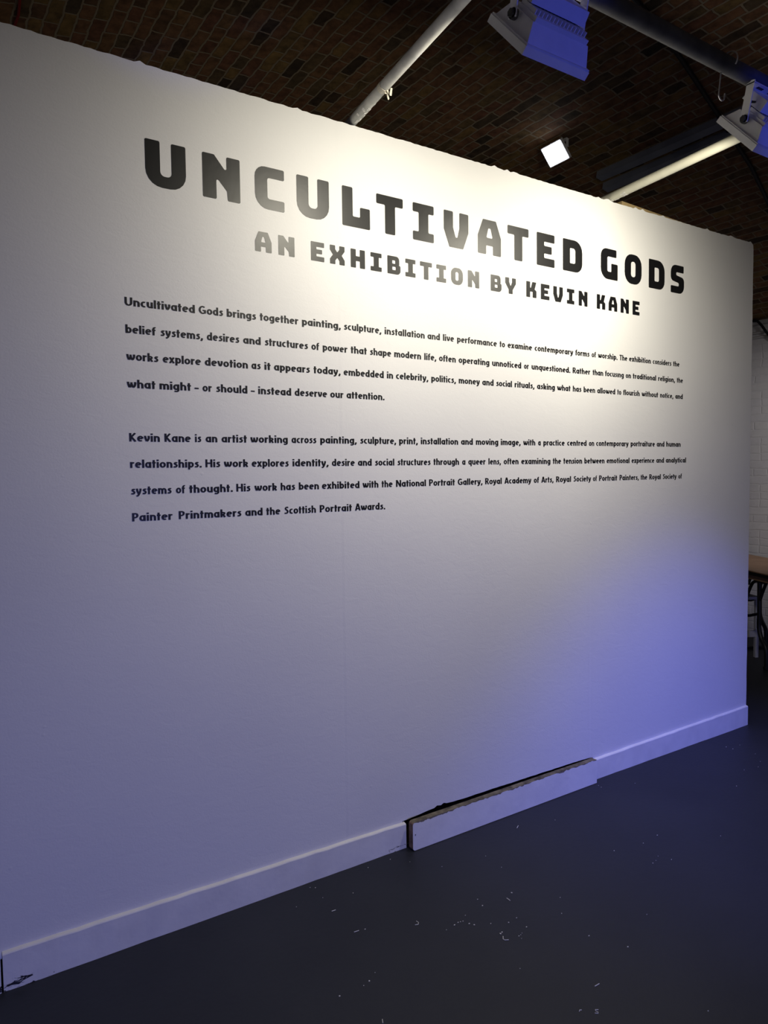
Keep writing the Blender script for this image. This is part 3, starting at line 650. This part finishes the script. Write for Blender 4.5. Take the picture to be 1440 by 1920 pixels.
# ------------------------------------------------------------------ white floodlights
AX = Vector((1, 0, 0)); AN = Vector((0, 0.75, -0.66)).normalized(); AT = Vector((0, 0.66, 0.75)).normalized()
def floodlight(xc, label, watts):
    F = Vector((xc, -0.846, 2.674)); W, H = 0.24, 0.204
    t = empty('floodlight', label, 'floodlight', (xc, P2Y, P2Z - P2R), 'white floodlights on the grey tube')
    # front frame: a shallow tray open at the front, back edge stepped in
    b = MB()
    for sx in (-1, 1): b.box(F + AX * (sx * (W / 2 - 0.006)), (0.012, H, 0.022), ax=(AX, AT, AN))
    for st in (-1, 1): b.box(F + AT * (st * (H / 2 - 0.006)), (W - 0.024, 0.012, 0.022), ax=(AX, AT, AN))
    b.box(F - AN * 0.013, (W - 0.004, H - 0.004, 0.006), ax=(AX, AT, AN))
    b.build('front_frame', M['lamp_white'], t, bevel=0.002)
    MB().box(F + AN * 0.001, (W - 0.03, H - 0.03, 0.006), ax=(AX, AT, AN)).build('lens', M['lamp_lens'], t)
    ld = bpy.data.lights.new('lamp', 'AREA'); ld.shape = 'RECTANGLE'; ld.size = W - 0.04; ld.size_y = H - 0.04
    ld.energy = watts; ld.color = LAMP_WARM; ld.spread = math.radians(156)
    lo = bpy.data.objects.new('lamp', ld); col.objects.link(lo); lo.parent = t
    lo.rotation_euler = Matrix((AX, AT, -AN)).transposed().to_euler() if False else Matrix((AX, (-AN).cross(AX), -AN)).transposed().to_euler()
    lo.location = F + AN * 0.008 - Vector(t.location)
    # housing: tapered back shell
    b = MB(); b.box(F - AN * 0.036, (W - 0.014, H - 0.018, 0.046), ax=(AX, AT, -AN), taper=(0.92, 0.66))
    b.box(F - AN * 0.064 - AT * 0.010, (0.196, 0.100, 0.014), ax=(AX, AT, -AN))
    h = b.build('housing', M['lamp_white'], t, bevel=0.003)
    b = MB()
    for k in range(15):
        x = -0.094 + 0.188 * k / 14
        b.box(F - AN * 0.074 + AX * x - AT * 0.004, (0.0034, 0.074, 0.018), ax=(AX, AT, AN))
    b.build('heat_sink_fins', M['lamp_white'], h)
    b = MB(); b.box(F - AN * 0.104 + AT * 0.036, (0.200, 0.098, 0.036), ax=(AX, AT, -AN), taper=(0.96, 0.92))
    d = b.build('driver_box', M['lamp_white'], t, bevel=0.004)
    MB().box(F - AN * 0.0835 + AT * 0.036, (0.160, 0.070, 0.006), ax=(AX, AT, AN)).build('gasket', M['lamp_dark'], d)
    # yoke
    piv = F - AN * 0.046 + AT * 0.004
    top = Vector((0, P2Y, P2Z - P2R - 0.004))
    b = MB()
    for sx in (-1, 1):
        p = piv + AX * (sx * 0.126); q = Vector((xc + sx * 0.126, top.y + 0.004, top.z))
        dvec = (q - p); b.box((p + q) / 2, (0.004, 0.028, dvec.length + 0.02), ax=(AX, AX.cross(dvec.normalized()), dvec.normalized()))
    b.box(Vector((xc, top.y + 0.004, top.z)), (0.256, 0.030, 0.004))
    y = b.build('yoke', M['lamp_white'], t, bevel=0.001)
    for sx in (-0.07, 0.0, 0.07): MB().box((xc + sx, top.y + 0.004, top.z - 0.0024), (0.034, 0.010, 0.001)).build('slot', M['lamp_dark'], y)
    for sx in (-1, 1):
        b = MB(); b.cyl(piv + AX * (sx * 0.131), AX, 0.011, 0.010, 6); b.cyl(piv + AX * (sx * 0.122), AX, 0.014, 0.012, 18)
        b.build('pivot_bolt', M['bolt'], t)
    # clamp round the tube
    b = MB(); ring = [Vector((xc, P2Y, P2Z)) + Vector((0, math.cos(k * math.pi / 12), math.sin(k * math.pi / 12))) * (P2R + 0.004) for k in range(25)]
    b.tube(ring, 0.004, 8, caps=False)
    b.build('clamp', M['bolt'], t, smooth=True)
    # supply lead drooping from the driver box
    s = F - AN * 0.10 + AT * 0.03 - AX * 0.098
    pts = []
    for k in range(13):
        u = k / 12; pts.append(s + AX * (-0.02 * math.sin(u * math.pi)) + Vector((0, 0.03 * u, -0.035 * math.sin(u * math.pi) + 0.105 * u)))
    MB().tube(pts, 0.0038, 8).build('supply_lead', M['lamp_dark'], t, smooth=True)
floodlight(1.500, 'white finned floodlight cut off by the top edge of the photo, above the heading', LAMP_WATTS[0])
floodlight(2.582, 'white floodlight at the right edge of the photo, beside the wire hook', LAMP_WATTS[1])

# wire hook on the tube
def s_hook():
    c = Vector((2.318, P2Y, P2Z)); pts = []
    for k in range(15):
        a_ = math.radians(-40 + 220 * k / 14)   # over the tube, front to back reversed so that it ends at the front
        pts.append(c + Vector((0, math.cos(math.pi - a_) * -(P2R + 0.003) * -1, math.sin(a_) * (P2R + 0.003))))
    last = pts[-1]
    for k in range(1, 9):
        u = k / 8; pts.append(last + Vector((-0.014 * u, -0.004, -0.098 * u)))
    q = pts[-1]
    for k in range(1, 11):
        a_ = math.pi + math.pi * k / 10 * 0.95
        pts.append(q + Vector((0.016 + 0.016 * math.cos(a_), 0, 0.016 * math.sin(a_))))
    pts.append(pts[-1] + Vector((0.003, 0, 0.014)))
    tag(MB().tube(pts, 0.0024, 8).build('wire_hook', M['steel'], smooth=True), 'thin bright wire hook hanging on the grey tube beside the right floodlight', 'hook')
s_hook()

# ------------------------------------------------------------------ things on and near the vault
def led_lamp():
    c = Vector((3.600, 1.08, 3.573)); n = Vector((-0.74, -0.06, -0.67)).normalized(); y = Vector((0, 1, 0)); y = (y - n * y.dot(n)).normalized(); x = y.cross(n)
    t = empty('led_floodlight', 'small square lit LED floodlight shining white under the brick vault beyond the wall', 'floodlight', vault_pt(3.615, 1.08))
    b = MB(); b.box(c - n * 0.012, (0.165, 0.135, 0.024), ax=(y, x, n)); b.box(c - n * 0.034, (0.12, 0.095, 0.022), ax=(y, x, n))
    b.build('housing', M['lamp_white'], t, bevel=0.003)
    MB().box(c + n * 0.002, (0.152, 0.122, 0.005), ax=(y, x, n)).build('lens', M['led_lens'], t)
    b = MB(); top = vault_pt(3.615, 1.08, 0.004)
    for s in (-1, 1):
        p = c - n * 0.02 + y * (s * 0.088); q = top + y * (s * 0.088)
        d = q - p; b.box((p + q) / 2, (0.004, 0.02, d.length), ax=(y, y.cross(d.normalized()), d.normalized()))
    b.box(top + Vector((0, 0, -0.004)), (0.03, 0.18, 0.006)); b.build('bracket', M['lamp_white'], t)
led_lamp()
def trunk(x, y0, y1, w, label):
    p = vault_pt(x, 0); n = Vector((x - VX, 0, p.z - VCZ)).normalized(); tx = Vector((n.z, 0, -n.x))
    c = vault_pt(x, (y0 + y1) / 2, 0.022)
    tag(MB().box(c, (w, y1 - y0, 0.045), ax=(tx, Vector((0, 1, 0)), n)).build('cable_trunking', M['trunking'], bevel=0.003, origin=c), label, 'trunking', 'grey trunking on the vault')
trunk(4.07, -3.0, 1.11, 0.060, 'dark blue-grey trunking strip on the vault, upper of two right of the lit lamp')
trunk(4.205, -3.0, 1.17, 0.060, 'dark blue-grey trunking strip on the vault, lower of the two, just above the cream tube')

def vault_cable(name, pts, r, m, label):
    P = []
    for (xa, ya), (xb, yb) in zip(pts, pts[1:]):
        n = 10
        for k in range(n): u = k / n; P.append(vault_pt(xa + (xb - xa) * u, ya + (yb - ya) * u, r * 0.8 + 0.001))
    P.append(vault_pt(*pts[-1], r * 0.8))
    tag(MB().tube(P, r, 8).build(name, m, smooth=True), label, 'cable')
vault_cable('black_cable', [(-1.0, -0.55), (1.0, -0.35), (2.6, -0.12), (3.393, 0.051), (3.816, 0.152), (4.339, 0.269), (4.55, 0.31), (4.946, 0.415), (5.6, 0.60), (6.1, 0.72)], 0.013, M['black_cable'], 'thick black cable running down the brick vault at the upper right')
vault_cable('red_cable', [(0.47, 0.9), (0.492, 1.38), (0.500, 1.50), (0.493, 1.62), (0.47, 1.9)], 0.006, M['red_cable'], 'thin red cable on the brick vault at the upper left corner of the photo')

# timber on the wall top
d = Vector((1, 0.058, 0)).normalized(); e = Vector((-d.y, d.x, 0)).normalized()
c = Vector((2.968, 0.043, WALL_TOP + 0.0215)) + d * 0.37 + e * 0.025
tag(MB().box(c, (0.74, 0.05, 0.040), ax=(d, e, d.cross(e))).build('timber_offcut', M['timber'], bevel=0.002, origin=c), 'pale timber offcut lying along the top of the white wall near its right end', 'timber')

# ------------------------------------------------------------------ side wall fittings, table, stool
for z, r, lab in ((2.785, 0.024, 'pale thick conduit along the side wall head, topmost of the wall conduits'), (2.695, 0.012, 'thin pale conduit on the white side wall, middle of the three'), (2.655, 0.012, 'thin pale conduit on the white side wall, lowest of the three')):
    tag(MB().tube([(6.3 - r, -4, z), (6.3 - r, 6, z)], r, 12).build('wall_conduit', M['conduit_white'], smooth=True), lab, 'conduit', 'conduits on the side wall')
P = [Vector((6.255, 1.9, 2.83)), Vector((6.25, 1.5, 2.815)), Vector((6.25, 1.33, 2.80)), Vector((6.24, 1.27, 2.80)), Vector((6.24, 1.21, 2.79)), Vector((6.245, 1.17, 2.74)), Vector((6.25, 1.12, 2.66)), Vector((6.255, 0.95, 2.52)), Vector((6.26, 0.6, 2.40)), Vector((6.26, 0.2, 2.42)), Vector((6.26, -0.3, 2.6))]
tag(MB().tube(P, 0.011, 8).build('hanging_cable', M['black_cable'], smooth=True), 'black cable looping over the conduits at the head of the white side wall', 'cable')

TU = Vector((-0.47, -0.88, 0)).normalized(); TV = Vector((0.88, -0.47, 0)).normalized(); TP = Vector((5.21, 0.653, 0))
def tp(u, v, z): return TP + TU * u + TV * v + Vector((0, 0, z))
def folding_table():
    t = empty('folding_table', 'brown topped folding table with black steel legs behind the right end of the wall', 'table', tp(-0.1, 0.3, 0))
    MB().box(tp(-0.15, 0.30, 0.7365), (1.7, 0.60, 0.007), ax=(TU, TV, Vector((0, 0, 1)))).build('tabletop', M['table_top'], t, bevel=0.002)
    MB().box(tp(-0.15, 0.30, 0.7205), (1.704, 0.604, 0.025), ax=(TU, TV, Vector((0, 0, 1)))).build('black_edging', M['black_metal'], t, bevel=0.003)
    b = MB()
    for v in (0.03, 0.57): b.box(tp(-0.15, v, 0.690), (1.62, 0.02, 0.036), ax=(TU, TV, Vector((0, 0, 1))))
    b.build('apron', M['table_top'], t)
    def curve(pts, n=6):
        out = []
        for i in range(len(pts) - 1):
            p0 = Vector(pts[max(i - 1, 0)]); p1 = Vector(pts[i]); p2 = Vector(pts[i + 1]); p3 = Vector(pts[min(i + 2, len(pts) - 1)])
            for k in range(n):
                s = k / n; out.append(0.5 * ((2 * p1) + (p2 - p0) * s + (2 * p0 - 5 * p1 + 4 * p2 - p3) * s * s + (3 * p1 - p0 - 3 * p2 + p3) * s ** 3))
        return out + [Vector(pts[-1])]
    for du in (0.0, -0.62):
        for v in (0.10, 0.50):
            leg = [(-0.040, 0.705), (-0.038, 0.52), (-0.036, 0.41), (-0.038, 0.30), (-0.010, 0.225), (0.045, 0.165), (0.058, 0.10), (0.059, 0.005)]
            b = MB().tube(curve([tp(u + du, v, z) for u, z in leg]), 0.0165, 12)
            br = [(-0.20, 0.50), (-0.169, 0.566), (-0.122, 0.630), (-0.06, 0.650), (0.0, 0.650), (0.037, 0.650)]
            b.tube(curve([tp(u + du, v, z) for u, z in br]), 0.012, 10)
            b.tube(curve([tp(u + du, v, z) for u, z in ((0.07, 0.695), (0.037, 0.643), (0.0, 0.577), (-0.036, 0.50))]), 0.012, 10)
            b.tube([tp(-0.30 + du, v, 0.345), tp(-0.164 + du, v, 0.366), tp(-0.038 + du, v, 0.405)], 0.011, 10)
            b.build('leg', M['black_metal'], t, smooth=True)
        b = MB().tube([tp(0.059 + du, 0.08, 0.014), tp(0.059 + du, 0.52, 0.014)], 0.013, 10)
        b.build('foot_bar', M['black_metal'], t, smooth=True)
folding_table()
def stool():
    o = Vector((5.50, 0.99, 0)); t = empty('stool', 'white stool standing under the far side of the brown folding table', 'stool', o)
    d = Vector((0.88, -0.47, 0)).normalized(); e = Vector((0.47, 0.88, 0)).normalized()
    MB().box(o + Vector((0, 0, 0.478)), (0.33, 0.30, 0.022), ax=(d, e, Vector((0, 0, 1)))).build('seat', M['plastic_white'], t, bevel=0.006)
    for sx in (-1, 1):
        for sy_ in (-1, 1):
            p = o + d * (sx * 0.15) + e * (sy_ * 0.13)
            MB().box(p + Vector((0, 0, 0.234)), (0.026, 0.026, 0.468), ax=(d, e, Vector((0, 0, 1)))).build('leg', M['plastic_white'], t, bevel=0.004)
    for sy_ in (-1, 1):
        MB().box(o + e * (sy_ * 0.13) + Vector((0, 0, 0.19)), (0.28, 0.016, 0.05), ax=(d, e, Vector((0, 0, 1)))).build('stretcher', M['plastic_white'], t, bevel=0.003)
stool()

CHIPS = [(1.057, -0.121), (1.151, -0.043), (1.159, -0.125), (1.262, -0.161), (1.497, -0.049), (1.395, -0.05), (1.55, -0.107), (1.631, -0.204), (1.814, -0.336), (1.605, -0.442), (1.594, -0.48), (1.51, -0.489), (1.447, -0.509), (1.465, -0.505), (1.474, -0.507), (1.483, -0.509), (1.492, -0.531), (1.502, -0.545), (1.409, -0.514), (1.551, -0.571), (1.604, -0.6), (1.643, -0.597), (1.636, -0.651), (1.542, -0.629), (1.551, -0.626), (1.583, -0.671), (1.592, -0.67), (1.601, -0.666), (1.581, -0.685), (1.073, -0.574), (1.106, -0.553), (1.478, -0.785), (1.818, -0.241), (0.969, -0.578), (1.049, -0.581), (1.19, -0.36), (1.166, -0.055), (1.731, -0.48), (2.257, -0.189), (2.404, -0.526), (2.505, -0.518), (2.368, -0.621), (2.334, -0.636), (2.309, -0.641), (2.711, -0.668), (2.018, -0.831), (1.77, -0.797), (1.828, -0.903), (1.786, -0.665), (1.787, -1.203), (2.389, -0.665), (2.261, -0.498), (1.851, -0.598), (3.707, -0.162), (3.626, -0.171), (3.623, -0.135), (3.658, -0.276), (3.506, -0.377), (3.413, -0.358), (3.208, -0.44), (3.58, -0.346), (2.677, -0.085), (2.681, -0.065), (2.843, -0.148)]
# ------------------------------------------------------------------ litter on the floor
CH_LABEL = 'tiny white paint flake lying on the dark painted floor'
rng = random.Random(8)
for (x, y) in CHIPS:
    n = rng.randint(4, 6); r = rng.uniform(0.0013, 0.0031); a0 = rng.uniform(0, 6.28); el = rng.uniform(0.5, 1.0)
    lp = [(r * math.cos(a0 + k * 2 * math.pi / n) * rng.uniform(0.7, 1.2), el * r * math.sin(a0 + k * 2 * math.pi / n) * rng.uniform(0.7, 1.2)) for k in range(n)]
    b = MB(); b.prism(lp, [], lambda u, v, d: (x + u, y + v, 0.0012 - d), 0.0012)
    tag(b.build('paint_flake', M['flake'], origin=(x, y, 0)), CH_LABEL, 'paint flake', 'paint flakes on the floor')
def scrap(pts, w, label, grp=None):
    b = MB(); b.tube([Vector((p[0], p[1], w * 0.8)) for p in pts], w, 6)
    tag(b.build('paint_scrap', M['flake'], origin=(pts[0][0], pts[0][1], 0)), label, 'scrap', grp)
for pts in ([(1.146, -.213), (1.161, -.214)], [(1.152, -.353), (1.169, -.355)], [(1.022, -.722), (1.016, -.734)], [(1.693, -.495), (1.693, -.513)], [(2.073, -.148), (2.092, -.136)], [(1.604, -.963), (1.623, -.963)]):
    scrap(pts, 0.0013, 'short straight white sliver lying on the dark floor', 'white slivers on the floor')
scrap([(1.339, -.435), (1.349, -.439), (1.356, -.431), (1.354, -.421)], 0.0011, 'small hooked white curl on the floor, left of the flake cluster')
scrap([(1.539, -.644), (1.530, -.654), (1.531, -.661), (1.542, -.667)], 0.0013, 'white open-loop curl among the cluster of flakes on the floor')
scrap([(1.491, -1.005), (1.497, -1.002), (1.501, -1.005)], 0.0012, 'tiny bent white scrap on the floor, just left of the S-shaped scrap')
scrap([(1.540, -1.030), (1.533, -1.025), (1.530, -1.029), (1.532, -1.036), (1.529, -1.039), (1.522, -1.033)], 0.0011, 'tiny S-shaped white scrap on the floor at the bottom edge of the photo')
